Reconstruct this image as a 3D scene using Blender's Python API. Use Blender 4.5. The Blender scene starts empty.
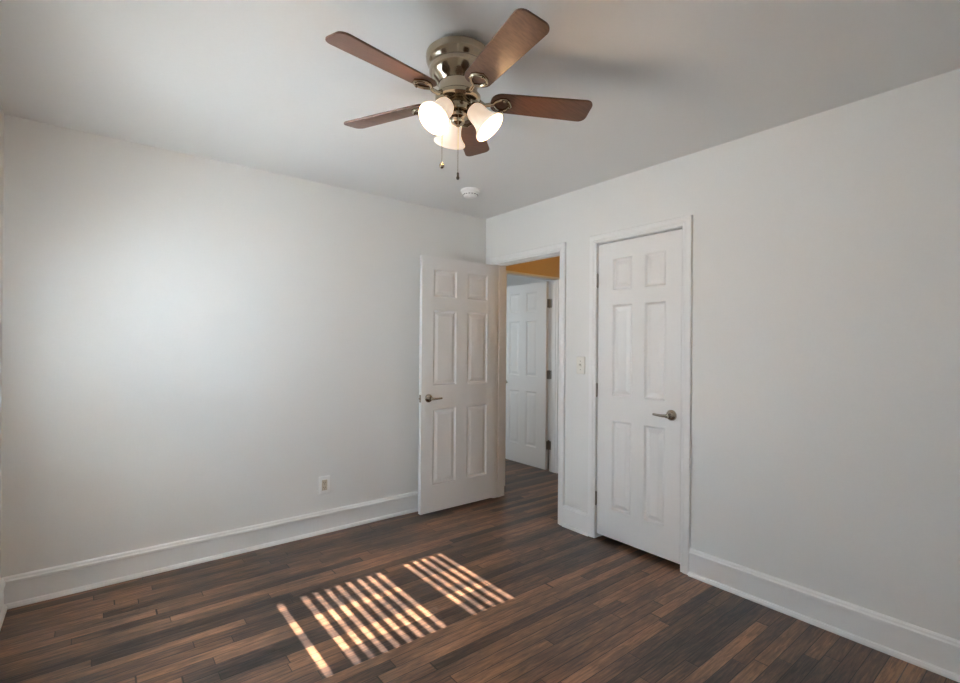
import bpy, bmesh, math, random
from mathutils import Vector, Matrix

scene = bpy.context.scene
COL = scene.collection
random.seed(7)
R = math.radians

# ------------------------------------------------------------------ camera
CAM_H = 1.3137
FPX, ROLL, HOR, YAW = 484.4, 0.00737, 346.1, 0.89995
cam_data = bpy.data.cameras.new('camera')
cam = bpy.data.objects.new('camera', cam_data)
COL.objects.link(cam)
cam_data.sensor_fit = 'HORIZONTAL'
cam_data.sensor_width = 36.0
cam_data.lens = 36.0 * FPX / 960.0
cam_data.shift_y = (HOR - 341.5) / 960.0
cam_data.clip_start = 0.02
fwd = Vector((math.cos(YAW), math.sin(YAW), 0))
rgt = Vector((math.sin(YAW), -math.cos(YAW), 0))
up = Vector((0, 0, 1))
c_, s_ = math.cos(ROLL), math.sin(ROLL)
r2 = rgt * c_ + up * s_
u2 = up * c_ - rgt * s_
M = Matrix((r2, u2, -fwd)).transposed().to_4x4()
M.translation = Vector((0, 0, CAM_H))
cam.matrix_world = M
scene.camera = cam

# ------------------------------------------------------------------ room numbers
XL, XR = -0.360, 2.704          # window wall, door wall
YF, YB = -0.45, 3.335           # wall behind the camera, far wall
HC = 2.44
WT = 0.116                      # wall thickness
# entrance doorway in the right wall
E0, E1, EH = 2.457, 3.200, 2.018
# closet doorway
C0, C1, CHD = 1.497, 2.108, 2.018
# hall and the room across the hall
HY0, HY1, HX1 = 2.33, 3.43, 4.70
OY0, OY1, OX0, OX1 = 3.54, 6.4, 1.9, 5.0
D0, D1_, DH = 3.03, 3.752, 2.01   # opening in the hall wall
# window in the left wall
WY0, WY1, WZ0, WZ1 = 1.835, 2.58, 0.862, 1.940

# ------------------------------------------------------------------ light
SUN_STRENGTH = 60.0
SLAT_FILL_POWER = 2750.0
FRONT_POWER = 92.0
GROUND_POWER = 80.0
OTHER_POWER = 22.5
BULB_POWER = 3.9
HALL_POWER = 2.7
SKY_STRENGTH = 0.9
scene.view_settings.view_transform = 'Standard'
scene.view_settings.look = 'None'
scene.view_settings.gamma = 1.0
scene.view_settings.use_curve_mapping = False
scene.view_settings.exposure = 0.0
scene.cycles.use_denoising = True
scene.cycles.diffuse_bounces = 8
scene.cycles.max_bounces = 14
scene.cycles.sample_clamp_indirect = 30.0

world = bpy.data.worlds.new('sky')
scene.world = world
world.use_nodes = True
bg = world.node_tree.nodes['Background']
bg.inputs['Color'].default_value = (0.62, 0.78, 1.0, 1)
bg.inputs['Strength'].default_value = SKY_STRENGTH


def light(name, kind, loc, power, color, direction=None, **kw):
    d = bpy.data.lights.new(name, kind)
    d.energy = power
    d.color = color
    for k, v in kw.items():
        setattr(d, k, v)
    o = bpy.data.objects.new(name, d)
    COL.objects.link(o)
    o.location = loc
    if direction is not None:
        o.rotation_euler = Vector(direction).to_track_quat('-Z', 'Y').to_euler()
    return o


SUN_EL = math.atan(0.839)
light('sun', 'SUN', (-4, 2.2, 5), SUN_STRENGTH, (1.0, 0.91, 0.88),
      (math.cos(SUN_EL), 0.0, -math.sin(SUN_EL)), angle=R(0.3))
# window daylight and ground bounce; the steep lamp is added for slat scatter
light('slat_scatter_fill', 'AREA', (XL - 1.22, 2.2, 3.62), SLAT_FILL_POWER, (0.74, 0.84, 1.0),
      (1.25, 0, -2.2), shape='RECTANGLE', size=1.0, size_y=0.35, spread=R(60))
light('front_daylight', 'AREA', (XL - 0.55, 2.2, 1.85), FRONT_POWER, (0.52, 0.75, 1.0),
      (1, 0, -0.6), shape='RECTANGLE', size=1.5, size_y=0.9)
light('ground_daylight', 'AREA', (XL - 0.70, 2.2, 0.9), GROUND_POWER, (1.0, 0.95, 0.92),
      (0.8, 0, 0.5), shape='RECTANGLE', size=1.4, size_y=0.8)
light('far_window_daylight', 'AREA', (OX0 - 0.2, 4.7, 1.5), OTHER_POWER, (0.86, 0.93, 1.0),
      (1, 0, 0), shape='RECTANGLE', size=1.15, size_y=1.15)


# ------------------------------------------------------------------ materials
def new_mat(name):
    m = bpy.data.materials.new(name)
    m.use_nodes = True
    nt = m.node_tree
    return m, nt, nt.nodes['Principled BSDF']


def N(nt, kind, **kw):
    n = nt.nodes.new(kind)
    for k, v in kw.items():
        setattr(n, k, v)
    return n


def paint(name, col, rough=0.5, bump=0.0, scale=60.0, var=0.015):
    m, nt, p = new_mat(name)
    tc = N(nt, 'ShaderNodeTexCoord')
    ns = N(nt, 'ShaderNodeTexNoise')
    ns.inputs['Scale'].default_value = scale
    ns.inputs['Detail'].default_value = 4
    nt.links.new(tc.outputs['Object'], ns.inputs['Vector'])
    ramp = N(nt, 'ShaderNodeValToRGB')
    a = [max(0, c - var) for c in col]
    b = [min(1, c + var) for c in col]
    ramp.color_ramp.elements[0].color = (*a, 1)
    ramp.color_ramp.elements[1].color = (*b, 1)
    nt.links.new(ns.outputs['Fac'], ramp.inputs['Fac'])
    nt.links.new(ramp.outputs['Color'], p.inputs['Base Color'])
    p.inputs['Roughness'].default_value = rough
    if bump:
        bp = N(nt, 'ShaderNodeBump')
        bp.inputs['Strength'].default_value = bump
        bp.inputs['Distance'].default_value = 0.002
        nt.links.new(ns.outputs['Fac'], bp.inputs['Height'])
        nt.links.new(bp.outputs['Normal'], p.inputs['Normal'])
    return m


def metal(name, col, rough=0.3, streak=0.06):
    m, nt, p = new_mat(name)
    tc = N(nt, 'ShaderNodeTexCoord')
    mp = N(nt, 'ShaderNodeMapping')
    mp.inputs['Scale'].default_value = (40, 40, 900)
    ns = N(nt, 'ShaderNodeTexNoise')
    ns.inputs['Scale'].default_value = 1.0
    nt.links.new(tc.outputs['Object'], mp.inputs['Vector'])
    nt.links.new(mp.outputs['Vector'], ns.inputs['Vector'])
    mr = N(nt, 'ShaderNodeMapRange')
    mr.inputs['To Min'].default_value = rough - streak
    mr.inputs['To Max'].default_value = rough + streak
    nt.links.new(ns.outputs['Fac'], mr.inputs['Value'])
    nt.links.new(mr.outputs['Result'], p.inputs['Roughness'])
    p.inputs['Base Color'].default_value = (*col, 1)
    p.inputs['Metallic'].default_value = 1.0
    return m


def math_node(nt, op, a, b=None):
    n = N(nt, 'ShaderNodeMath', operation=op)
    for i, v in enumerate((a, b)):
        if v is None:
            continue
        if isinstance(v, (int, float)):
            n.inputs[i].default_value = v
        else:
            nt.links.new(v, n.inputs[i])
    return n.outputs[0]


def floor_material():
    m, nt, p = new_mat('dark_oak_strip_floor')
    BW = 0.0585
    tc = N(nt, 'ShaderNodeTexCoord')
    sep = N(nt, 'ShaderNodeSeparateXYZ')
    nt.links.new(tc.outputs['Object'], sep.inputs[0])
    X, Y = sep.outputs['X'], sep.outputs['Y']
    v = math_node(nt, 'DIVIDE', Y, BW)
    row = math_node(nt, 'FLOOR', v)
    vf = math_node(nt, 'SUBTRACT', v, row)
    wn = N(nt, 'ShaderNodeTexWhiteNoise', noise_dimensions='1D')
    nt.links.new(row, wn.inputs['W'])
    wn2 = N(nt, 'ShaderNodeTexWhiteNoise', noise_dimensions='1D')
    nt.links.new(math_node(nt, 'ADD', row, 31.7), wn2.inputs['W'])
    length = math_node(nt, 'ADD', math_node(nt, 'MULTIPLY', wn2.outputs['Value'], 0.6), 0.65)
    u = math_node(nt, 'DIVIDE', math_node(nt, 'ADD', X, math_node(nt, 'MULTIPLY', wn.outputs['Value'], 7.0)), length)
    # bend the board ends a little so lengths differ inside a row
    nz = N(nt, 'ShaderNodeTexNoise', noise_dimensions='2D')
    cmb0 = N(nt, 'ShaderNodeCombineXYZ')
    nt.links.new(math_node(nt, 'MULTIPLY', u, 0.6), cmb0.inputs[0])
    nt.links.new(math_node(nt, 'MULTIPLY', row, 3.3), cmb0.inputs[1])
    nt.links.new(cmb0.outputs[0], nz.inputs['Vector'])
    nz.inputs['Scale'].default_value = 1.0
    nz.inputs['Detail'].default_value = 0
    u = math_node(nt, 'ADD', u, math_node(nt, 'MULTIPLY', nz.outputs['Fac'], 1.2))
    seg = math_node(nt, 'FLOOR', u)
    uf = math_node(nt, 'SUBTRACT', u, seg)
    idv = N(nt, 'ShaderNodeCombineXYZ')
    nt.links.new(row, idv.inputs[0])
    nt.links.new(seg, idv.inputs[1])
    wb = N(nt, 'ShaderNodeTexWhiteNoise', noise_dimensions='2D')
    nt.links.new(idv.outputs[0], wb.inputs['Vector'])
    # grain, stretched along the board and shifted per board
    gv = N(nt, 'ShaderNodeCombineXYZ')
    nt.links.new(math_node(nt, 'ADD', math_node(nt, 'MULTIPLY', X, 8.0), math_node(nt, 'MULTIPLY', wb.outputs['Value'], 90.0)), gv.inputs[0])
    nt.links.new(math_node(nt, 'MULTIPLY', Y, 95.0), gv.inputs[1])
    nt.links.new(math_node(nt, 'MULTIPLY', wb.outputs['Value'], 31.0), gv.inputs[2])
    grain = N(nt, 'ShaderNodeTexNoise')
    grain.inputs['Scale'].default_value = 1.0
    grain.inputs['Detail'].default_value = 6
    grain.inputs['Roughness'].default_value = 0.68
    grain.inputs['Distortion'].default_value = 0.6
    nt.links.new(gv.outputs[0], grain.inputs['Vector'])
    # blotchy old stain
    st = N(nt, 'ShaderNodeTexNoise')
    st.inputs['Scale'].default_value = 2.6
    st.inputs['Detail'].default_value = 5
    mp = N(nt, 'ShaderNodeMapping')
    mp.inputs['Scale'].default_value = (0.7, 2.2, 1)
    nt.links.new(tc.outputs['Object'], mp.inputs['Vector'])
    nt.links.new(mp.outputs['Vector'], st.inputs['Vector'])
    tone = math_node(nt, 'ADD', math_node(nt, 'MULTIPLY', wb.outputs['Value'], 0.52),
                     math_node(nt, 'ADD', math_node(nt, 'MULTIPLY', grain.outputs['Fac'], 1.35),
                               math_node(nt, 'MULTIPLY', st.outputs['Fac'], 1.0)))
    tone = math_node(nt, 'SUBTRACT', tone, 0.93)
    ramp = N(nt, 'ShaderNodeValToRGB')
    els = ramp.color_ramp.elements
    els[0].position = 0.12
    els[0].color = (0.014, 0.010, 0.009, 1)
    els[1].position = 0.95
    els[1].color = (0.330, 0.168, 0.092, 1)
    for pos, c in ((0.30, (0.047, 0.029, 0.022)), (0.50, (0.100, 0.054, 0.035)), (0.68, (0.175, 0.090, 0.051))):
        e = els.new(pos)
        e.color = (*c, 1)
    nt.links.new(tone, ramp.inputs['Fac'])
    # gaps between boards
    ev = math_node(nt, 'MULTIPLY', math_node(nt, 'MINIMUM', vf, math_node(nt, 'SUBTRACT', 1.0, vf)), BW)
    eu = math_node(nt, 'MULTIPLY', math_node(nt, 'MINIMUM', uf, math_node(nt, 'SUBTRACT', 1.0, uf)), length)
    edge = math_node(nt, 'MINIMUM', ev, math_node(nt, 'MULTIPLY', eu, 0.8))
    gap = N(nt, 'ShaderNodeMapRange')
    gap.inputs['From Min'].default_value = 0.0006
    gap.inputs['From Max'].default_value = 0.0028
    nt.links.new(edge, gap.inputs['Value'])
    mix = N(nt, 'ShaderNodeMix', data_type='RGBA')
    nt.links.new(gap.outputs['Result'], mix.inputs['Factor'])
    mix.inputs['A'].default_value = (0.006, 0.004, 0.003, 1)
    nt.links.new(ramp.outputs['Color'], mix.inputs['B'])
    nt.links.new(mix.outputs['Result'], p.inputs['Base Color'])
    rr = N(nt, 'ShaderNodeMapRange')
    rr.inputs['To Min'].default_value = 0.24
    rr.inputs['To Max'].default_value = 0.40
    nt.links.new(st.outputs['Fac'], rr.inputs['Value'])
    nt.links.new(rr.outputs['Result'], p.inputs['Roughness'])
    p.inputs['Specular IOR Level'].default_value = 0.42
    hgt = math_node(nt, 'ADD', math_node(nt, 'MULTIPLY', gap.outputs['Result'], 0.8),
                    math_node(nt, 'MULTIPLY', grain.outputs['Fac'], 0.35))
    hgt = math_node(nt, 'ADD', hgt, math_node(nt, 'MULTIPLY', wb.outputs['Value'], 0.25))
    bp = N(nt, 'ShaderNodeBump')
    bp.inputs['Strength'].default_value = 0.35
    bp.inputs['Distance'].default_value = 0.0016
    nt.links.new(hgt, bp.inputs['Height'])
    nt.links.new(bp.outputs['Normal'], p.inputs['Normal'])
    return m


def blade_material():
    m, nt, p = new_mat('walnut_veneer')
    tc = N(nt, 'ShaderNodeTexCoord')
    mp = N(nt, 'ShaderNodeMapping')
    mp.inputs['Scale'].default_value = (5, 70, 5)
    nt.links.new(tc.outputs['Generated'], mp.inputs['Vector'])
    ns = N(nt, 'ShaderNodeTexNoise')
    ns.inputs['Scale'].default_value = 0.8
    ns.inputs['Detail'].default_value = 6
    ns.inputs['Distortion'].default_value = 0.4
    nt.links.new(mp.outputs['Vector'], ns.inputs['Vector'])
    ramp = N(nt, 'ShaderNodeValToRGB')
    ramp.color_ramp.elements[0].position = 0.3
    ramp.color_ramp.elements[0].color = (0.075, 0.034, 0.020, 1)
    ramp.color_ramp.elements[1].position = 0.75
    ramp.color_ramp.elements[1].color = (0.150, 0.072, 0.042, 1)
    nt.links.new(ns.outputs['Fac'], ramp.inputs['Fac'])
    nt.links.new(ramp.outputs['Color'], p.inputs['Base Color'])
    p.inputs['Roughness'].default_value = 0.38
    return m


def shade_material():
    m, nt, p = new_mat('frosted_lamp_glass')
    p.inputs['Base Color'].default_value = (0.92, 0.86, 0.78, 1)
    p.inputs['Roughness'].default_value = 0.35
    lw = N(nt, 'ShaderNodeTexNoise')
    lw.inputs['Scale'].default_value = 30
    mr = N(nt, 'ShaderNodeMapRange')
    mr.inputs['To Min'].default_value = 0.50
    mr.inputs['To Max'].default_value = 0.62
    nt.links.new(lw.outputs['Fac'], mr.inputs['Value'])
    p.inputs['Emission Color'].default_value = (1.0, 0.74, 0.54, 1)
    nt.links.new(mr.outputs['Result'], p.inputs['Emission Strength'])
    return m


def emissive(name, col, strength):
    m, nt, p = new_mat(name)
    p.inputs['Base Color'].default_value = (*col, 1)
    p.inputs['Emission Color'].default_value = (*col, 1)
    p.inputs['Emission Strength'].default_value = strength
    return m


def pane_material():
    m = bpy.data.materials.new('window_glass')
    m.use_nodes = True
    nt = m.node_tree
    nt.nodes.clear()
    out = N(nt, 'ShaderNodeOutputMaterial')
    tr = N(nt, 'ShaderNodeBsdfTransparent')
    tr.inputs['Color'].default_value = (0.96, 0.98, 0.97, 1)
    gl = N(nt, 'ShaderNodeBsdfGlossy')
    gl.inputs['Roughness'].default_value = 0.02
    lw = N(nt, 'ShaderNodeLayerWeight')
    fr4 = math_node(nt, 'POWER', lw.outputs['Facing'], 4.0)
    fac = math_node(nt, 'ADD', math_node(nt, 'MULTIPLY', fr4, 0.4), 0.03)
    mx = N(nt, 'ShaderNodeMixShader')
    nt.links.new(fac, mx.inputs[0])
    nt.links.new(tr.outputs[0], mx.inputs[1])
    nt.links.new(gl.outputs[0], mx.inputs[2])
    nt.links.new(mx.outputs[0], out.inputs['Surface'])
    return m


MAT = {}
MAT['wall'] = paint('wall_paint', (0.80, 0.80, 0.785), 0.55, 0.12, 90)
MAT['ceiling'] = paint('ceiling_paint', (0.80, 0.80, 0.79), 0.7, 0.12, 70)
MAT['trim'] = paint('gloss_white_trim', (0.84, 0.84, 0.835), 0.32, 0.05, 25)
MAT['door'] = paint('white_door_paint', (0.83, 0.825, 0.815), 0.35, 0.06, 60)
MAT['hall'] = paint('warm_tint_hall_paint', (0.66, 0.47, 0.27), 0.6, 0.1, 80)  # guessed tan paint; its hue also carries some of the warm lamp light
MAT['floor'] = floor_material()
MAT['nickel'] = metal('satin_nickel', (0.46, 0.42, 0.36), 0.20, 0.04)
MAT['fan_metal'] = metal('antique_nickel', (0.43, 0.36, 0.27), 0.16, 0.04)
MAT['hinge'] = metal('dull_hinge_steel', (0.30, 0.28, 0.25), 0.4)
MAT['dark'] = paint('dark_plastic', (0.02, 0.018, 0.016), 0.4, 0, 50, 0.004)
MAT['blade'] = blade_material()
MAT['shade'] = shade_material()
MAT['bulb'] = emissive('glowing_bulb', (1.0, 0.82, 0.64), 4.0)
MAT['plastic'] = paint('white_plastic', (0.88, 0.88, 0.87), 0.35, 0, 30)
MAT['ivory'] = paint('ivory_plastic', (0.79, 0.775, 0.72), 0.35, 0, 30)
MAT['beige'] = paint('beige_receptacle_plastic', (0.60, 0.53, 0.43), 0.4, 0, 30)
MAT['slat'] = paint('blind_slat_white', (0.86, 0.86, 0.84), 0.4, 0, 30)
MAT['glass'] = pane_material()
MAT['outside'] = paint('exterior_board', (0.6, 0.6, 0.58), 0.7, 0.1, 20)

# ------------------------------------------------------------------ object helpers
ORIGIN = {}


def obj(name, bm, mat, parent=None, origin=None, smooth=False, bevel=0.0):
    """link bm (in world coordinates) as ONE mesh object"""
    if parent is not None:
        org = ORIGIN[parent.name]
    else:
        org = Vector(origin) if origin is not None else Vector((0, 0, 0))
    bmesh.ops.recalc_face_normals(bm, faces=bm.faces)
    bmesh.ops.translate(bm, verts=bm.verts, vec=-org)
    me = bpy.data.meshes.new(name)
    bm.to_mesh(me)
    bm.free()
    me.materials.append(MAT[mat])
    o = bpy.data.objects.new(name, me)
    COL.objects.link(o)
    ORIGIN[o.name] = org
    if parent is not None:
        o.parent = parent
    else:
        o.location = org
    if smooth:
        for poly in me.polygons:
            poly.use_smooth = True
        me.set_sharp_from_angle(angle=R(35))
    if bevel:
        md = o.modifiers.new('bevel', 'BEVEL')
        md.width = bevel
        md.segments = 2
        md.limit_method = 'ANGLE'
        md.angle_limit = R(40)
    return o


def tag(o, label=None, cat=None, group=None, kind=None):
    if label:
        o['label'] = label
    if cat:
        o['category'] = cat
    if group:
        o['group'] = group
    if kind:
        o['kind'] = kind
    return o


def thing(name, loc, label=None, cat=None, group=None, kind=None):
    o = bpy.data.objects.new(name, None)
    COL.objects.link(o)
    o.empty_display_size = 0.1
    o.location = loc
    ORIGIN[o.name] = Vector(loc)
    return tag(o, label, cat, group, kind)


def BM():
    return bmesh.new()


def box(bm, lo, hi):
    x0, y0, z0 = lo
    x1, y1, z1 = hi
    v = [bm.verts.new(p) for p in ((x0, y0, z0), (x1, y0, z0), (x1, y1, z0), (x0, y1, z0),
                                   (x0, y0, z1), (x1, y0, z1), (x1, y1, z1), (x0, y1, z1))]
    for f in ((0, 3, 2, 1), (4, 5, 6, 7), (0, 1, 5, 4), (1, 2, 6, 5), (2, 3, 7, 6), (3, 0, 4, 7)):
        bm.faces.new([v[i] for i in f])
    return v


def frame_of(d):
    d = Vector(d).normalized()
    a = Vector((0, 0, 1)) if abs(d.z) < 0.9 else Vector((1, 0, 0))
    e1 = d.cross(a).normalized()
    return d, e1, d.cross(e1).normalized()


def lathe(bm, base, axis, prof, n=32, caps=(True, True)):
    """prof: list of (radius, distance along axis)"""
    base = Vector(base)
    d, e1, e2 = frame_of(axis)
    rings = []
    for r, t in prof:
        if r < 1e-6:
            rings.append([bm.verts.new(base + d * t)])
        else:
            rings.append([bm.verts.new(base + d * t + (e1 * math.cos(k * 2 * math.pi / n) + e2 * math.sin(k * 2 * math.pi / n)) * r) for k in range(n)])
    for a, b in zip(rings, rings[1:]):
        for k in range(n):
            k2 = (k + 1) % n
            if len(a) == 1 and len(b) == 1:
                continue
            if len(a) == 1:
                bm.faces.new((a[0], b[k], b[k2]))
            elif len(b) == 1:
                bm.faces.new((a[k], b[0], a[k2]))
            else:
                bm.faces.new((a[k], b[k], b[k2], a[k2]))
    if caps[0] and len(rings[0]) > 1:
        bm.faces.new(rings[0])
    if caps[1] and len(rings[-1]) > 1:
        bm.faces.new(rings[-1])


def tube(bm, pts, rad, n=10, closed=False, flat=1.0):
    """swept tube through pts; rad a number or list"""
    pts = [Vector(p) for p in pts]
    m = len(pts)
    if not isinstance(rad, (list, tuple)):
        rad = [rad] * m
    rings = []
    prev = None
    for i, p in enumerate(pts):
        if closed:
            t = pts[(i + 1) % m] - pts[i - 1]
        else:
            t = pts[min(i + 1, m - 1)] - pts[max(i - 1, 0)]
        t.normalize()
        if prev is None:
            _, e1, e2 = frame_of(t)
        else:
            e1 = (prev - t * prev.dot(t)).normalized()
            e2 = t.cross(e1).normalized()
        prev = e1
        rings.append([bm.verts.new(p + (e1 * math.cos(k * 2 * math.pi / n) + e2 * math.sin(k * 2 * math.pi / n) * flat) * rad[i]) for k in range(n)])
    seq = list(zip(rings, rings[1:]))
    if closed:
        seq.append((rings[-1], rings[0]))
    for a, b in seq:
        for k in range(n):
            k2 = (k + 1) % n
            bm.faces.new((a[k], a[k2], b[k2], b[k]))
    if not closed:
        bm.faces.new(rings[0])
        bm.faces.new(rings[-1])


def extrude_profile(bm, prof, p0, p1, n, m0=0.0, m1=0.0):
    """prof (offset from wall, z) swept from p0 to p1 (x, y); n = wall normal; m = mitre at either end"""
    p0, p1, n = Vector((*p0, 0)), Vector((*p1, 0)), Vector((*n, 0))
    d = (p1 - p0).normalized()
    a = [bm.verts.new(p0 + n * o + d * (o * m0) + Vector((0, 0, z))) for o, z in prof]
    b = [bm.verts.new(p1 + n * o - d * (o * m1) + Vector((0, 0, z))) for o, z in prof]
    k = len(prof)
    for i in range(k):
        j = (i + 1) % k
        bm.faces.new((a[i], a[j], b[j], b[i]))
    bm.faces.new(a)
    bm.faces.new(list(reversed(b)))


def structure(name, bm, mat, label, cat, **kw):
    o = obj(name, bm, mat, **kw)
    return tag(o, label, cat, kind='structure')


# ------------------------------------------------------------------ the shell
X_OUT = XL - 0.15
bm = BM(); box(bm, (X_OUT, YF - 0.12, -0.08), (OX1 + 0.1, OY1 + 0.1, 0.0))
structure('floor', bm, 'floor', 'dark brown strip hardwood floor with worn stained boards', 'floor')
bm = BM(); box(bm, (X_OUT, YF - 0.12, HC), (OX1 + 0.1, OY1 + 0.1, HC + 0.1))
structure('ceiling', bm, 'ceiling', 'plain white ceiling carrying the ceiling fan', 'ceiling')

bm = BM(); box(bm, (X_OUT, YB, 0), (XR + WT, OY0, HC))
structure('wall_back', bm, 'wall', 'plain white wall with the electrical outlet left of the open door', 'wall')

bm = BM()
EJ, CJ = 0.022, 0.018      # jamb thickness
box(bm, (XR, YF, 0), (XR + WT, C0 - CJ, HC))
box(bm, (XR, C0 - CJ, CHD + CJ), (XR + WT, C1 + CJ, HC))
box(bm, (XR, C1 + CJ, 0), (XR + WT, E0 - EJ, HC))
box(bm, (XR, E0 - EJ, EH + EJ), (XR + WT, E1 + EJ, HC))
box(bm, (XR, E1 + EJ, 0), (XR + WT, YB, HC))
structure('wall_right', bm, 'wall', 'white wall holding the closet door and the open doorway', 'wall')

bm = BM()
box(bm, (X_OUT, YF, 0), (XL, WY0, HC))
box(bm, (X_OUT, WY1, 0), (XL, YB, HC))
box(bm, (X_OUT, WY0, 0), (XL, WY1, WZ0))
box(bm, (X_OUT, WY0, WZ1), (XL, WY1, HC))
structure('wall_left', bm, 'wall', 'white window wall at the extreme left edge of the view', 'wall')
bm = BM(); box(bm, (X_OUT, YF - 0.12, 0), (XR + WT, YF, HC))
structure('wall_front', bm, 'wall', 'white wall behind the viewpoint', 'wall')

# hall and the room beyond it
bm = BM()
DJ = 0.02
box(bm, (XR + WT, HY1, 0), (D0 - DJ, OY0, HC))
box(bm, (D0 - DJ, HY1, DH + DJ), (D1_ + DJ, OY0, HC))
box(bm, (D1_ + DJ, HY1, 0), (OX1, OY0, HC))
structure('wall_hall_back', bm, 'hall', 'tan hallway wall above the second doorway seen through the open door', 'wall')
bm = BM(); box(bm, (HX1, HY0, 0), (HX1 + 0.1, HY1, HC))
structure('wall_hall_right', bm, 'hall', 'end wall of the hallway hidden behind the doorway', 'wall')
bm = BM(); box(bm, (XR + WT, HY0 - 0.1, 0), (HX1 + 0.1, HY0, HC))
structure('wall_hall_front', bm, 'hall', 'hallway wall beside the closet', 'wall')
bm = BM()
box(bm, (XR + 0.62, C0 - 0.25, 0), (XR + 0.70, HY0 - 0.1, HC))
box(bm, (XR + WT, C0 - 0.33, 0), (XR + 0.70, C0 - 0.25, HC))
structure('wall_closet', bm, 'wall', 'inside walls of the closet behind the closed door', 'wall')
FWY0, FWY1, FWZ0, FWZ1 = 4.15, 5.25, 0.9, 2.05
bm = BM()
box(bm, (OX0 - 0.12, OY0, 0), (OX0, FWY0, HC))
box(bm, (OX0 - 0.12, FWY1, 0), (OX0, OY1, HC))
box(bm, (OX0 - 0.12, FWY0, 0), (OX0, FWY1, FWZ0))
box(bm, (OX0 - 0.12, FWY0, FWZ1), (OX0, FWY1, HC))
structure('wall_far_left', bm, 'wall', 'window wall of the room across the hall', 'wall')
bm = BM()
box(bm, (OX0 - 0.12, OY1, 0), (OX1 + 0.1, OY1 + 0.1, HC))
box(bm, (OX1, HY1, 0), (OX1 + 0.1, OY1, HC))
structure('wall_far_back', bm, 'wall', 'white walls of the room seen above the half hidden second door', 'wall')

# baseboards
PROF = [(0, 0), (0.027, 0), (0.027, 0.010), (0.022, 0.021), (0.0135, 0.024), (0.0135, 0.118),
        (0.019, 0.121), (0.019, 0.134), (0.014, 0.140), (0.012, 0.148), (0.006, 0.154), (0, 0.154)]
CASW = 0.058


def baseboard(name, p0, p1, n, m0, m1, label):
    bm = BM()
    extrude_profile(bm, PROF, p0, p1, n, m0, m1)
    return structure(name, bm, 'trim', label, 'baseboard')


baseboard('baseboard_back', (XL, YB), (XR, YB), (0, -1), 1, 1, 'long white baseboard under the outlet wall running behind the open door')
baseboard('baseboard_left', (XL, YF), (XL, YB), (1, 0), 1, 1, 'short bit of white baseboard at the lower left edge')
baseboard('baseboard_right', (XR, C0 - CJ + 0.012 - CASW, ), (XR, YF), (-1, 0), 0, 1, 'white baseboard right of the closet door')
baseboard('baseboard_middle', (XR, E0 - CASW - 0.004), (XR, C1 + CASW - 0.006), (-1, 0), 0, 0, 'short white baseboard between the two doorways')
baseboard('baseboard_corner', (XR, YB), (XR, E1 + CASW + 0.004), (-1, 0), 1, 0, 'white baseboard stub in the corner behind the open door')
baseboard('baseboard_hall', (D1_ + CASW + 0.004, HY1), (HX1, HY1), (0, -1), 0, 1, 'white baseboard in the hallway right of the second door')


# door frames -------------------------------------------------------
def casing_mesh(mp, a0, a1, h, w=CASW, t=0.017, side=1):
    """U shaped moulded casing. mp(a, out, z) -> world, 'out' leaves the wall"""
    prof = [(0, 0), (0, 0.008), (0.005, 0.012), (0.016, 0.012), (0.024, t), (w - 0.004, t), (w, t - 0.004), (w, 0)]
    bm = BM()
    rows = []
    for s, o in prof:
        rows.append([bm.verts.new(mp(*q)) for q in ((a0 - s, o, 0.0), (a0 - s, o, h + s), (a1 + s, o, h + s), (a1 + s, o, 0.0))])
    k = len(rows)
    for i in range(k):
        j = (i + 1) % k
        for q in range(3):
            bm.faces.new((rows[i][q], rows[j][q], rows[j][q + 1], rows[i][q + 1]))
    bm.faces.new([r[0] for r in rows])
    bm.faces.new([r[3] for r in rows])
    return bm


def jamb_mesh(mp, a0, a1, h, depth, jt, stop_at, stop_t=0.034):
    """lining of the opening plus the door stop; out = -depth..0"""
    bm = BM()
    def bx(q0, q1):
        p, q = mp(*q0), mp(*q1)
        box(bm, [min(p[i], q[i]) for i in range(3)], [max(p[i], q[i]) for i in range(3)])
    bx((a0 - jt, -depth, 0), (a0, 0, h + jt))
    bx((a1, -depth, 0), (a1 + jt, 0, h + jt))
    bx((a0, -depth, h), (a1, 0, h + jt))
    s = 0.004
    if stop_at is not None:
        o0, o1 = -stop_at, -stop_at - stop_t
        bx((a0, o0, 0), (a0 + s, o1, h))
        bx((a1 - s, o0, 0), (a1, o1, h))
        bx((a0 + s, o0, h - s), (a1 - s, o1, h))
    return bm


# right-wall mapping: a = y, out towards -x
mpR = lambda a, o, z: (XR - o, a, z)
mpRh = lambda a, o, z: (XR + WT + o, a, z)
mpH = lambda a, o, z: (a, HY1 - o, z)
mpHo = lambda a, o, z: (a, OY0 + o, z)

t = obj('trim_1', casing_mesh(mpR, E0 - 0.004, E1 + 0.004, EH + 0.004), 'trim')
tag(t, 'white casing around the open doorway to the hall', 'door frame', kind='structure')
obj('jamb', jamb_mesh(mpR, E0, E1, EH, WT, EJ, 0.040), 'trim', t)
obj('hall_casing', casing_mesh(mpRh, E0 - 0.004, E1 + 0.004, EH + 0.004), 'trim', t)
bm = BM(); box(bm, (XR + 0.004, E0 - 0.0005, 0.875), (XR + 0.034, E0 + 0.0018, 0.935))
tag(obj('strike_plate', bm, 'nickel', t), 'small metal strike plate')

t = obj('trim_2', casing_mesh(mpR, C0 - 0.005, C1 + 0.005, CHD + 0.006), 'trim')
tag(t, 'white casing around the closed closet door', 'door frame', kind='structure')
obj('jamb', jamb_mesh(mpR, C0 - 0.004, C1 + 0.004, CHD + 0.004, WT, CJ - 0.004, 0.040), 'trim', t)

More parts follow.
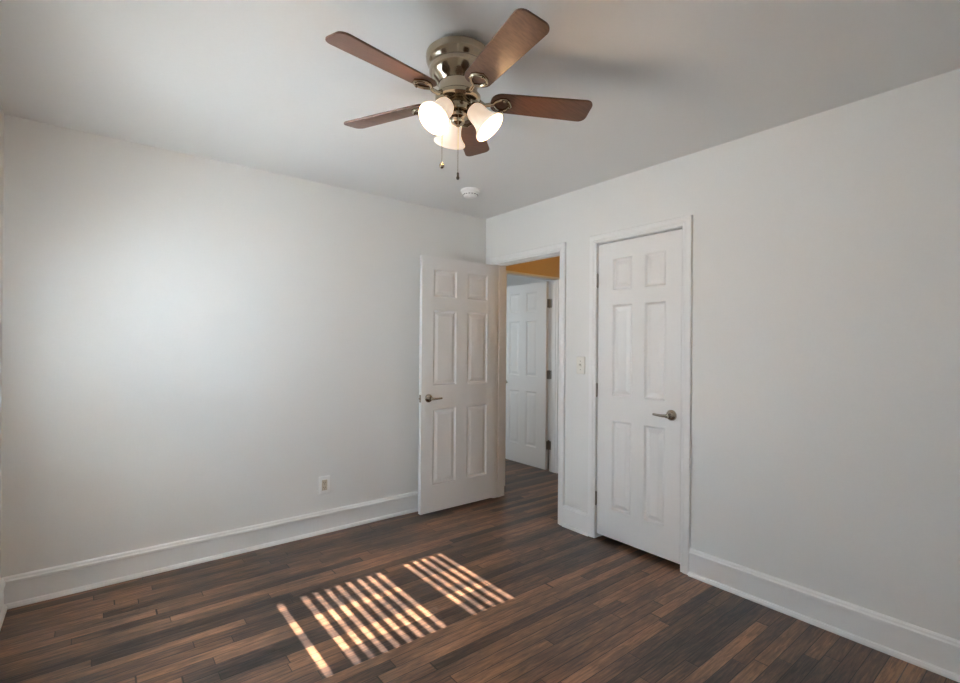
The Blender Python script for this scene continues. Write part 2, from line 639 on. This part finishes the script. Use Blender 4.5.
bm = BM()
for a0, a1 in ((D0 - 0.004 - CASW, D0 - 0.004), (D1_ + 0.004, D1_ + 0.004 + CASW)):
    box(bm, (a0, HY1 - 0.016, 0), (a1, HY1, DH + 0.004))
t = obj('trim_3', bm, 'trim', bevel=0.004)
tag(t, 'white casing around the second doorway across the hall', 'door frame', kind='structure')
obj('jamb', jamb_mesh(mpH, D0, D1_, DH, OY0 - HY1, DJ, 0.03, 0.034), 'trim', t)


# six-panel doors ----------------------------------------------------
def panel_rows(h):
    return ((0.227, 0.823), (0.989, 1.594), (1.693, 1.903))


def door_leaf(mp, W, Hd, T, cols, rows, z0):
    """mp(u, v, z): u along the width from the hinge side, v through the thickness"""
    bm = BM()
    us = sorted({0.0, W, *[c for q in cols for c in q]})
    zs = sorted({z0, Hd, *[c for q in rows for c in q]})
    cache = {}
    def V(u, v, z):
        k = (round(u, 5), round(v, 5), round(z, 5))
        if k not in cache:
            cache[k] = bm.verts.new(mp(u, v, z))
        return cache[k]
    for v0, s in ((0.0, 1), (T, -1)):
        for ua, ub in zip(us, us[1:]):
            for za, zb in zip(zs, zs[1:]):
                panel = any(abs(ua - q[0]) < 1e-6 for q in cols) and any(abs(za - q[0]) < 1e-6 for q in rows)
                if not panel:
                    bm.faces.new((V(ua, v0, za), V(ub, v0, za), V(ub, v0, zb), V(ua, v0, zb)))
                    continue
                loops = []
                for ins, dep in ((0, 0), (0.004, 0.0035), (0.010, 0.0085), (0.017, 0.0095), (0.022, 0.0085), (0.043, 0.002)):
                    d = v0 + s * dep
                    loops.append([V(ua + ins, d, za + ins), V(ub - ins, d, za + ins), V(ub - ins, d, zb - ins), V(ua + ins, d, zb - ins)])
                for a, b in zip(loops, loops[1:]):
                    for k in range(4):
                        j = (k + 1) % 4
                        bm.faces.new((a[k], a[j], b[j], b[k]))
                bm.faces.new(loops[-1])
    for ua, ub in zip(us, us[1:]):
        for z in (z0, Hd):
            bm.faces.new((V(ua, 0, z), V(ub, 0, z), V(ub, T, z), V(ua, T, z)))
    for za, zb in zip(zs, zs[1:]):
        for u in (0.0, W):
            bm.faces.new((V(u, 0, za), V(u, T, za), V(u, T, zb), V(u, 0, zb)))
    return bm


def lever(door, p, out, along, label):
    """rosette + neck + lever at p on the door face; out leaves the door, along = lever direction"""
    p, out, along = Vector(p), Vector(out), Vector(along)
    bm = BM()
    lathe(bm, p, out, [(0.033, 0.0), (0.033, 0.004), (0.030, 0.010), (0.023, 0.016), (0.0135, 0.019), (0.0115, 0.024), (0.0115, 0.048), (0.0135, 0.052), (0.012, 0.060), (0.0, 0.062)], 36)
    h = obj('door_handle', bm, 'nickel', door, smooth=True)
    if label:
        tag(h, label)
    bm = BM()
    q = p + out * 0.052
    dn = Vector((0, 0, -1))
    pts, rad = [], []
    for i in range(9):
        f = i / 8
        pts.append(q + along * (0.100 * f - 0.006) + dn * (0.002 * math.sin(f * math.pi)) + out * (-0.006 * f * f))
        rad.append(0.0105 - 0.0035 * f)
    pts.append(pts[-1] + along * 0.002)
    rad.append(0.004)
    tube(bm, pts, rad, 14)
    obj('lever', bm, 'nickel', h, smooth=True)
    bm = BM()
    lathe(bm, pts[-1] - along * 0.001, along, [(0.0, 0.0), (0.0048, 0.0), (0.0048, 0.002), (0.0, 0.003)], 14)
    tag(obj('lever_tip', bm, 'dark', h), 'dark lever end')
    return h


def hinge(door, pin, plate_dirs, z, mat='hinge'):
    """barrel on the pin line plus two thin plates"""
    pin = Vector((pin[0], pin[1], z))
    bm = BM()
    r = 0.0065
    lathe(bm, pin - Vector((0, 0, 0.045)), (0, 0, 1),
          [(0, -0.006), (0.0035, -0.004), (0.004, 0)] + [(r, 0.0005), (r, 0.0175), (r - 0.001, 0.018), (r, 0.0185), (r, 0.0355), (r - 0.001, 0.036), (r, 0.0365), (r, 0.0535), (r - 0.001, 0.054), (r, 0.0545), (r, 0.0715), (r - 0.001, 0.072), (r, 0.0725), (r, 0.0895)] + [(0.004, 0.090), (0.0035, 0.094), (0, 0.096)], 14)
    for d, nrm in plate_dirs:
        d, nrm = Vector(d), Vector(nrm)
        q0 = pin - Vector((0, 0, 0.0445)) + d * 0.002 - nrm * 0.001
        q1 = pin + Vector((0, 0, 0.0445)) + d * 0.034 + nrm * 0.001
        box(bm, [min(q0[i], q1[i]) for i in range(3)], [max(q0[i], q1[i]) for i in range(3)])
    return obj('hinge', bm, mat, door, smooth=True)


def cols_for(W):
    s = 0.118 * W / 0.61
    m = 0.090 * W / 0.61
    w = (W - 2 * s - m) / 2
    return ((s, s + w), (s + w + m, W - s))


HZ = (0.275, 1.018, 1.768)
T = 0.035
# door_1: closet door, closed. hinge at y = C1, leaf towards smaller y
W = C1 - C0 - 0.006
mp1 = lambda u, v, z: (XR + 0.003 + v, C1 - 0.003 - u, z)
d1 = obj('door_1', door_leaf(mp1, W, CHD - 0.004, T, ((0.119, 0.268), (0.360, 0.503)), panel_rows(0), 0.035), 'door')
tag(d1, 'closed narrow white six-panel closet door with a lever on its right', 'door', kind='structure')
lever(d1, (XR + 0.003, C0 + 0.062, 0.907), (-1, 0, 0), (0, 1, 0), 'brushed nickel lever on the closet door')
for z in HZ:
    hinge(d1, (XR - 0.004, C1 + 0.0005), (((1, 0, 0), (0, 1, 0)),), z)

# door_2: entrance door, open against the far wall. front face (towards the room) at y = E1
W = 0.739
DX = XR - 0.010
DYF = 3.180
mp2 = lambda u, v, z: (DX - u, DYF + v, z)
d2 = obj('door_2', door_leaf(mp2, W, 2.008, T, ((0.093, 0.303), (0.413, 0.633)), ((0.228, 0.822), (1.004, 1.590), (1.698, 1.912)), 0.018), 'door')
tag(d2, 'open white six-panel door swung back towards the outlet wall', 'door', kind='structure')
lever(d2, (DX - W + 0.064, DYF, 0.907), (0, -1, 0), (1, 0, 0), 'brushed nickel lever on the open door')
lever(d2, (DX - W + 0.064, DYF + T, 0.907), (0, 1, 0), (1, 0, 0), None)
bm = BM()
box(bm, (DX - W - 0.0016, DYF + 0.005, 0.878), (DX - W + 0.001, DYF + T - 0.005, 0.936))
lp = obj('latch_plate', bm, 'hinge', d2)
bm = BM()
lathe(bm, (DX - W - 0.001, DYF + T / 2, 0.907), (-1, 0, 0), [(0.008, 0), (0.008, 0.006), (0.004, 0.011), (0, 0.011)], 14)
obj('latch', bm, 'nickel', lp, smooth=True)
for z in HZ:
    hinge(d2, (DX + 0.004, DYF + T + 0.004), (((0, -1, 0), (1, 0, 0)),), z)

# door_3: door of the room across the hall, swung 90 degrees into that room
W = 0.712
D3X = 3.705
mp3 = lambda u, v, z: (D3X + v, OY0 + 0.012 + u, z)
d3 = obj('door_3', door_leaf(mp3, W, 2.0, T, cols_for(W), panel_rows(0), 0.02), 'door')
tag(d3, 'half hidden white six-panel door standing open across the hall', 'door', kind='structure')
for z in HZ:
    hinge(d3, (D1_ - 0.006, OY0 + 0.006), (((0, -1, 0), (1, 0, 0)), ((-1, 0, 0), (0, 1, 0))), z)
lever(d3, (D3X, OY0 + 0.012 + W - 0.06, 0.907), (-1, 0, 0), (0, -1, 0), None)

# ------------------------------------------------------------------ window_1 with its blind
GX = XL - 0.098
w1 = thing('window_1', (XL, (WY0 + WY1) / 2, WZ0), 'double hung window in the left wall just outside the view', 'window', kind='structure')
bm = BM()
for (y0, y1, z0, z1) in ((WY0, WY0 + 0.02, WZ0, WZ1), (WY1 - 0.02, WY1, WZ0, WZ1), (WY0 + 0.02, WY1 - 0.02, WZ1 - 0.02, WZ1), (WY0 + 0.02, WY1 - 0.02, WZ0, WZ0 + 0.02)):
    box(bm, (X_OUT, y0, z0), (XL, y1, z1))
obj('frame', bm, 'trim', w1)
RAILZ = 1.538
for nm, z0, z1, x in (('lower_sash', WZ0 + 0.02, RAILZ + 0.028, GX + 0.012), ('upper_sash', RAILZ - 0.028, WZ1 - 0.02, GX - 0.026)):
    bm = BM()
    s = 0.014
    a0, a1 = WY0 + 0.02, WY1 - 0.02
    lo = 0.082 if nm == 'lower_sash' else 0.056
    hi = 0.056 if nm == 'lower_sash' else 0.045
    for (y0, y1, q0, q1) in ((a0, a0 + s, z0, z1), (a1 - s, a1, z0, z1), (a0 + s, a1 - s, z0, z0 + lo), (a0 + s, a1 - s, z1 - hi, z1)):
        box(bm, (x - 0.017, y0, q0), (x + 0.017, y1, q1))
    sash = obj(nm, bm, 'trim', w1)
    bm = BM(); box(bm, (x - 0.002, a0 + s - 0.004, z0 + lo - 0.004), (x + 0.002, a1 - s + 0.004, z1 - hi + 0.004))
    obj('pane', bm, 'glass', sash)
bm = BM()
for (y0, y1, z0, z1) in ((WY0 - 0.07, WY0, WZ0, WZ1 + 0.07), (WY1, WY1 + 0.07, WZ0, WZ1 + 0.07), (WY0, WY1, WZ1, WZ1 + 0.07), (WY0 - 0.05, WY1 + 0.05, WZ0 - 0.09, WZ0 - 0.025)):
    box(bm, (XL, y0, z0), (XL + 0.016, y1, z1))
box(bm, (XL, WY0 - 0.06, WZ0 - 0.025), (XL + 0.055, WY1, WZ0))
obj('casing', bm, 'trim', w1, bevel=0.002)

SX = XL + 0.040
BY0, BY1 = WY0 - 0.03, WY1 + 0.012
blind = thing('window_blind', (SX, (WY0 + WY1) / 2, WZ1 - 0.02), 'white slatted blind hanging in the window at the left', 'blind')
bm = BM(); box(bm, (XL + 0.0165, BY0 - 0.002, WZ1 + 0.03), (SX + 0.028, BY1 + 0.002, WZ1 + 0.075))
obj('headrail', bm, 'slat', blind)
PITCH = 0.0508
SLAT_PHASE = 1.0146
n_sl = int((WZ1 + 0.02 - SLAT_PHASE) / PITCH) + 1
for i in range(n_sl):
    zc = SLAT_PHASE + i * PITCH
    tilt = R(15)
    bm = BM()
    top, bot = [], []
    for k in range(7):
        f = k / 6 - 0.5
        px = -f * 0.050          # f = -0.5: room side
        cam_z = 0.0022 * (1 - 4 * f * f)
        wx = px * math.cos(tilt)
        wz = -px * math.sin(tilt) + cam_z if False else (f * 0.050) * math.sin(tilt) + cam_z
        for y, lst in ((BY0, 0), (BY1, 1)):
            top.append(bm.verts.new((SX + wx, y, zc + wz + 0.0012)))
            bot.append(bm.verts.new((SX + wx, y, zc + wz - 0.0012)))
    for k in range(6):
        a = 2 * k
        bm.faces.new((top[a], top[a + 1], top[a + 3], top[a + 2]))
        bm.faces.new((bot[a], bot[a + 2], bot[a + 3], bot[a + 1]))
        bm.faces.new((top[a], top[a + 2], bot[a + 2], bot[a]))
        bm.faces.new((top[a + 1], bot[a + 1], bot[a + 3], top[a + 3]))
    bm.faces.new((top[0], bot[0], bot[1], top[1]))
    bm.faces.new((top[-2], top[-1], bot[-1], bot[-2]))
    obj('slat', bm, 'slat', blind)
bm = BM(); box(bm, (SX - 0.025, BY0, 0.918), (SX + 0.025, BY1, 0.955))
obj('bottom_rail', bm, 'slat', blind, bevel=0.003)
for y in (WY0 + 0.15, WY1 - 0.15):
    for dx in (-0.026, 0.026):
        bm = BM(); tube(bm, [(SX + dx, y, 0.945), (SX + dx, y, WZ1 + 0.04)], 0.0009, 6)
        obj('ladder_cord', bm, 'slat', blind)

# the window of the room across the hall
w2 = thing('window_2', (OX0, (FWY0 + FWY1) / 2, FWZ0), 'window lighting the room across the hall', 'window', kind='structure')
bm = BM()
for (y0, y1, z0, z1) in ((FWY0, FWY0 + 0.04, FWZ0, FWZ1), (FWY1 - 0.04, FWY1, FWZ0, FWZ1), (FWY0, FWY1, FWZ1 - 0.04, FWZ1), (FWY0, FWY1, FWZ0, FWZ0 + 0.04), (FWY0, FWY1, 1.46, 1.50)):
    box(bm, (OX0 - 0.12, y0, z0), (OX0, y1, z1))
obj('frame', bm, 'trim', w2)
bm = BM(); box(bm, (OX0 - 0.08, FWY0 + 0.04, FWZ0 + 0.04), (OX0 - 0.076, FWY1 - 0.04, FWZ1 - 0.04))
obj('pane', bm, 'glass', w2)

# hall ceiling light (warm)
hl = thing('hall_ceiling_light', (3.45, 2.75, HC), 'small warm ceiling light in the hallway', 'ceiling light')
bm = BM(); lathe(bm, (3.45, 2.75, HC), (0, 0, -1), [(0.09, 0), (0.09, 0.012), (0.085, 0.018)], 32)
obj('base', bm, 'nickel', hl, smooth=True)
bm = BM(); lathe(bm, (3.45, 2.75, HC - 0.018), (0, 0, -1), [(0.08, 0), (0.078, 0.02), (0.06, 0.045), (0.03, 0.058), (0, 0.062)], 32)
obj('glass_shade', bm, 'shade', hl, smooth=True)
light('hall_lamp', 'POINT', (3.45, 2.75, HC - 0.13), HALL_POWER, (1.0, 0.65, 0.20), shadow_soft_size=0.06)

# ------------------------------------------------------------------ ceiling fan
FX, FY = 1.075, 1.500
fan = thing('ceiling_fan', (FX, FY, HC), 'flush mount ceiling fan with five walnut blades and three lit glass shades', 'ceiling fan')
bm = BM()
lathe(bm, (FX, FY, HC), (0, 0, -1), [(0.085, 0.0), (0.085, 0.017), (0.117, 0.019), (0.1225, 0.025), (0.1235, 0.033), (0.1215, 0.048), (0.115, 0.063), (0.110, 0.069), (0.1085, 0.073), (0.1105, 0.078), (0.110, 0.090), (0.104, 0.104), (0.094, 0.117), (0.082, 0.129), (0.076, 0.136)], 64)
obj('motor_housing', bm, 'fan_metal', fan, smooth=True)
bm = BM()
lathe(bm, (FX, FY, HC - 0.136), (0, 0, -1), [(0.074, 0.0), (0.073, 0.036), (0.080, 0.040), (0.0865, 0.046), (0.0865, 0.058), (0.080, 0.063), (0.052, 0.065)], 64)
obj('flywheel', bm, 'fan_metal', fan, smooth=True)
bm = BM()
lathe(bm, (FX, FY, HC - 0.200), (0, 0, -1), [(0.047, 0.0), (0.049, 0.004), (0.049, 0.032), (0.046, 0.038), (0.030, 0.042)], 48)
obj('switch_housing', bm, 'fan_metal', fan, smooth=True)
bm = BM()
lathe(bm, (FX, FY, HC - 0.241), (0, 0, -1), [(0.028, 0.0), (0.035, 0.003), (0.038, 0.011), (0.036, 0.020), (0.027, 0.026), (0.025, 0.029), (0.027, 0.032), (0.024, 0.039), (0.014, 0.044), (0.009, 0.047), (0.0085, 0.050), (0, 0.053)], 40)
fit = obj('light_fitter', bm, 'fan_metal', fan, smooth=True)

BZ = HC - 0.188          # blade plane
BL0, BL1 = 0.124, 0.526
PITCH_B = R(-12)


def blade_pt(az, r, w, dz):
    d = Vector((math.cos(az), math.sin(az), 0))
    s = Vector((-math.sin(az), math.cos(az), 0))
    sv = s * math.cos(PITCH_B) + Vector((0, 0, 1)) * math.sin(PITCH_B)
    nv = Vector((0, 0, 1)) * math.cos(PITCH_B) - s * math.sin(PITCH_B)
    return Vector((FX, FY, BZ)) + d * r + sv * w + nv * dz


def blade_outline():
    out = []
    hw0, hw1 = 0.050, 0.060
    def arc(cx, cy, r, a0, a1, n=6):
        for k in range(n + 1):
            a = R(a0 + (a1 - a0) * k / n)
            out.append((cx + r * math.cos(a), cy + r * math.sin(a)))
    # root (rounded), tip (round corners)
    arc(BL1 - 0.030, hw1 - 0.030, 0.030, 90, 0)
    arc(BL1 - 0.030, -hw1 + 0.030, 0.030, 0, -90)
    arc(BL0 + 0.042, -hw0 + 0.040, 0.040, -90, -180)
    arc(BL0 + 0.042, hw0 - 0.040, 0.040, 180, 90)
    return out


for k in range(5):
    az = R(43.4 + 72 * k)
    bm = BM()
    ol = blade_outline()
    a = [bm.verts.new(blade_pt(az, r, w, 0.0035)) for r, w in ol]
    b = [bm.verts.new(blade_pt(az, r, w, -0.0035)) for r, w in ol]
    bm.faces.new(a)
    bm.faces.new(list(reversed(b)))
    for i in range(len(ol)):
        j = (i + 1) % len(ol)
        bm.faces.new((a[i], b[i], b[j], a[j]))
    bl = obj('blade', bm, 'blade', fan, bevel=0.0012)
    # iron: two curved bars from the flywheel that close in a pointed loop under the blade
    bm = BM()
    d0 = -0.0085
    hub = Vector((FX, FY, HC - 0.186))
    dd = Vector((math.cos(az), math.sin(az), 0))
    ss = Vector((-math.sin(az), math.cos(az), 0))
    stem = [hub + dd * 0.074, hub + dd * 0.088 + Vector((0, 0, -0.008)), hub + dd * 0.102 + Vector((0, 0, -0.016)),
            blade_pt(az, 0.120, 0, d0 - 0.004), blade_pt(az, 0.136, 0, d0)]
    tube(bm, stem, [0.010, 0.009, 0.008, 0.008, 0.007], 12)
    loop = [(0.156, 0.0), (0.168, 0.018), (0.184, 0.029), (0.202, 0.030), (0.214, 0.022), (0.220, 0.010), (0.226, 0.0),
            (0.220, -0.010), (0.214, -0.022), (0.202, -0.030), (0.184, -0.029), (0.168, -0.018)]
    tube(bm, [blade_pt(az, r, w, d0) for r, w in [(q - 0.022, w_) for q, w_ in loop]], 0.0068, 10, closed=True)
    obj('blade_iron', bm, 'fan_metal', fan, smooth=True)
    for r, w in ((0.175, 0.029), (0.175, -0.029), (0.200, 0.0)):
        bm = BM()
        p = blade_pt(az, r, w, d0 - 0.004)
        q = blade_pt(az, r, w, d0 - 0.010)
        lathe(bm, p, q - p, [(0.006, 0), (0.006, 0.003), (0.003, 0.0055), (0, 0.006)], 12)
        obj('screw', bm, 'fan_metal', bl, smooth=True)

SH_DN = R(49)
for k in range(3):
    az = R(190 + 120 * k)
    d = Vector((math.cos(az), math.sin(az), 0))
    ax = (d * math.cos(SH_DN) + Vector((0, 0, -1)) * math.sin(SH_DN)).normalized()
    neck = Vector((FX, FY, 0)) + d * 0.056 + Vector((0, 0, 2.212))
    c0 = Vector((FX, FY, HC - 0.256))
    bm = BM()
    p1 = c0 + d * 0.030
    tube(bm, [c0 + d * 0.020, p1, p1 + d * 0.012 + Vector((0, 0, 0.008)), neck - ax * 0.022 + Vector((0, 0, 0.004)), neck - ax * 0.006], [0.008, 0.008, 0.008, 0.009, 0.011], 12)
    arm = obj('lamp_arm', bm, 'fan_metal', fan, smooth=True)
    bm = BM()
    lathe(bm, neck - ax * 0.010, ax, [(0.012, 0), (0.024, 0.004), (0.027, 0.010), (0.027, 0.018), (0.0, 0.018)], 32)
    obj('shade_holder', bm, 'fan_metal', arm, smooth=True)
    bm = BM()
    outer = [(0.024, 0.0), (0.031, 0.008), (0.0355, 0.020), (0.037, 0.034), (0.0375, 0.050), (0.0405, 0.066), (0.047, 0.080), (0.056, 0.092), (0.062, 0.0975), (0.0635, 0.101)]
    inner = [(r - 0.003, t) for r, t in reversed(outer)]
    lathe(bm, neck, ax, outer + [(0.0635, 0.104), (0.0605, 0.1045)] + inner, 48, caps=(False, False))
    sh = obj('glass_shade', bm, 'shade', fan, smooth=True)
    bm = BM()
    lathe(bm, neck, ax, [(0.0, 0.010), (0.012, 0.012), (0.013, 0.028), (0.018, 0.040), (0.026, 0.054), (0.029, 0.066), (0.026, 0.078), (0.016, 0.088), (0, 0.092)], 28)
    obj('light_bulb', bm, 'bulb', sh, smooth=True)
    light('fan_bulb', 'POINT', neck + ax * 0.104, BULB_POWER, (1.0, 0.62, 0.30), shadow_soft_size=0.028)

# pull chains
for (px, py, z0, z1, kind) in ((1.0195, 1.5245, 2.20, 2.004, 'coin'), (1.052, 1.466, 2.205, 1.957, 'hook')):
    bm = BM()
    n = 44
    tube(bm, [(px, py, z0), (px, py, z1)], 0.0009, 6)
    for i in range(n):
        z = z0 + (z1 - z0) * (i + 0.5) / n
        lathe(bm, (px, py, z - 0.0014), (0, 0, 1), [(0, 0), (0.0012, 0.0007), (0.0014, 0.0014), (0.0012, 0.0021), (0, 0.0028)], 6)
    ch = obj('pull_chain', bm, 'fan_metal', fan, smooth=True)
    bm = BM()
    if kind == 'coin':
        lathe(bm, (px, py, z1 + 0.002), (0, 0, -1), [(0, 0), (0.003, 0.001), (0.006, 0.004), (0.0095, 0.010), (0.0100, 0.014), (0.0085, 0.019), (0.004, 0.023), (0, 0.024)], 20)
        obj('chain_fob', bm, 'fan_metal', ch, smooth=True)
    else:
        lathe(bm, (px, py, z1 + 0.002), (0, 0, -1), [(0, 0), (0.003, 0.001), (0.004, 0.004), (0.004, 0.014), (0.006, 0.018), (0.006, 0.023), (0.003, 0.027), (0, 0.027)], 16)
        tag(obj('chain_fob', bm, 'dark', ch, smooth=True), 'small dark chain fob')

# ------------------------------------------------------------------ smoke detector
SD = (2.115, 2.79)
sd = thing('smoke_detector', (*SD, HC), 'round white smoke detector on the ceiling near the corner', 'smoke detector')
bm = BM(); lathe(bm, (*SD, HC), (0, 0, -1), [(0.069, 0.0), (0.070, 0.003), (0.070, 0.014), (0.066, 0.018)], 48)
obj('mounting_base', bm, 'plastic', sd, smooth=True)
bm = BM(); lathe(bm, (*SD, HC - 0.018), (0, 0, -1), [(0.062, 0.0), (0.062, 0.006), (0.058, 0.012), (0.054, 0.018), (0.050, 0.026), (0.043, 0.031), (0.018, 0.033), (0.016, 0.036), (0.0, 0.037)], 48)
cv = obj('cover', bm, 'plastic', sd, smooth=True)
bm = BM()
for k in range(16):
    a = 2 * math.pi * k / 16
    ctr = Vector((SD[0] + 0.0535 * math.cos(a), SD[1] + 0.0535 * math.sin(a), HC - 0.0375))
    tdir = Vector((-math.sin(a), math.cos(a), 0))
    tube(bm, [ctr - tdir * 0.007, ctr + tdir * 0.007], 0.0022, 6)
tag(obj('vent', bm, 'dark', cv), 'ring of dark vent slots')

# ------------------------------------------------------------------ outlet
OXC, OZC = 1.260, 0.334
ot = thing('electrical_outlet', (OXC, YB, OZC), 'white wall outlet with beige sockets low on the back wall', 'outlet')
bm = BM(); box(bm, (OXC - 0.039, YB - 0.010, OZC - 0.061), (OXC + 0.039, YB, OZC + 0.061))
obj('cover_plate', bm, 'plastic', ot, bevel=0.004)
bm = BM(); box(bm, (OXC - 0.0185, YB - 0.0130, OZC - 0.036), (OXC + 0.0185, YB - 0.004, OZC + 0.036))
rc = obj('receptacle', bm, 'beige', ot, bevel=0.0015)
bm = BM()
for dz in (-0.0175, 0.0175):
    for dx, hh in ((-0.0065, 0.0045), (0.0065, 0.0035)):
        box(bm, (OXC + dx - 0.0013, YB - 0.0136, OZC + dz + 0.002 - hh), (OXC + dx + 0.0013, YB - 0.0126, OZC + dz + 0.002 + hh))
    lathe(bm, (OXC, YB - 0.0126, OZC + dz - 0.0095), (0, -1, 0), [(0.0027, 0), (0.0027, 0.001)], 12)
tag(obj('socket_slot', bm, 'dark', rc), 'dark plug slots')

# ------------------------------------------------------------------ light switch
SYC, SZC = 2.250, 1.182
sw = thing('light_switch', (XR, SYC, SZC), 'ivory toggle light switch between the two doorways', 'light switch')
bm = BM(); box(bm, (XR - 0.007, SYC - 0.038, SZC - 0.0615), (XR, SYC + 0.038, SZC + 0.0615))
obj('cover_plate', bm, 'ivory', sw, bevel=0.004)
bm = BM()
box(bm, (XR - 0.0085, SYC - 0.006, SZC - 0.0125), (XR - 0.006, SYC + 0.006, SZC + 0.0125))
lathe(bm, (XR - 0.0065, SYC, SZC), Vector((-1, 0, 0.55)), [(0.0052, 0.0), (0.0042, 0.016), (0.003, 0.0185), (0, 0.019)], 10)
tg = obj('toggle', bm, 'ivory', sw, smooth=True)
for z in (SZC - 0.030, SZC + 0.030):
    bm = BM(); lathe(bm, (XR - 0.0065, SYC, z), (-1, 0, 0), [(0.0032, 0), (0.0032, 0.001), (0.0015, 0.002), (0, 0.002)], 12)
    obj('screw', bm, 'hinge', sw, smooth=True)
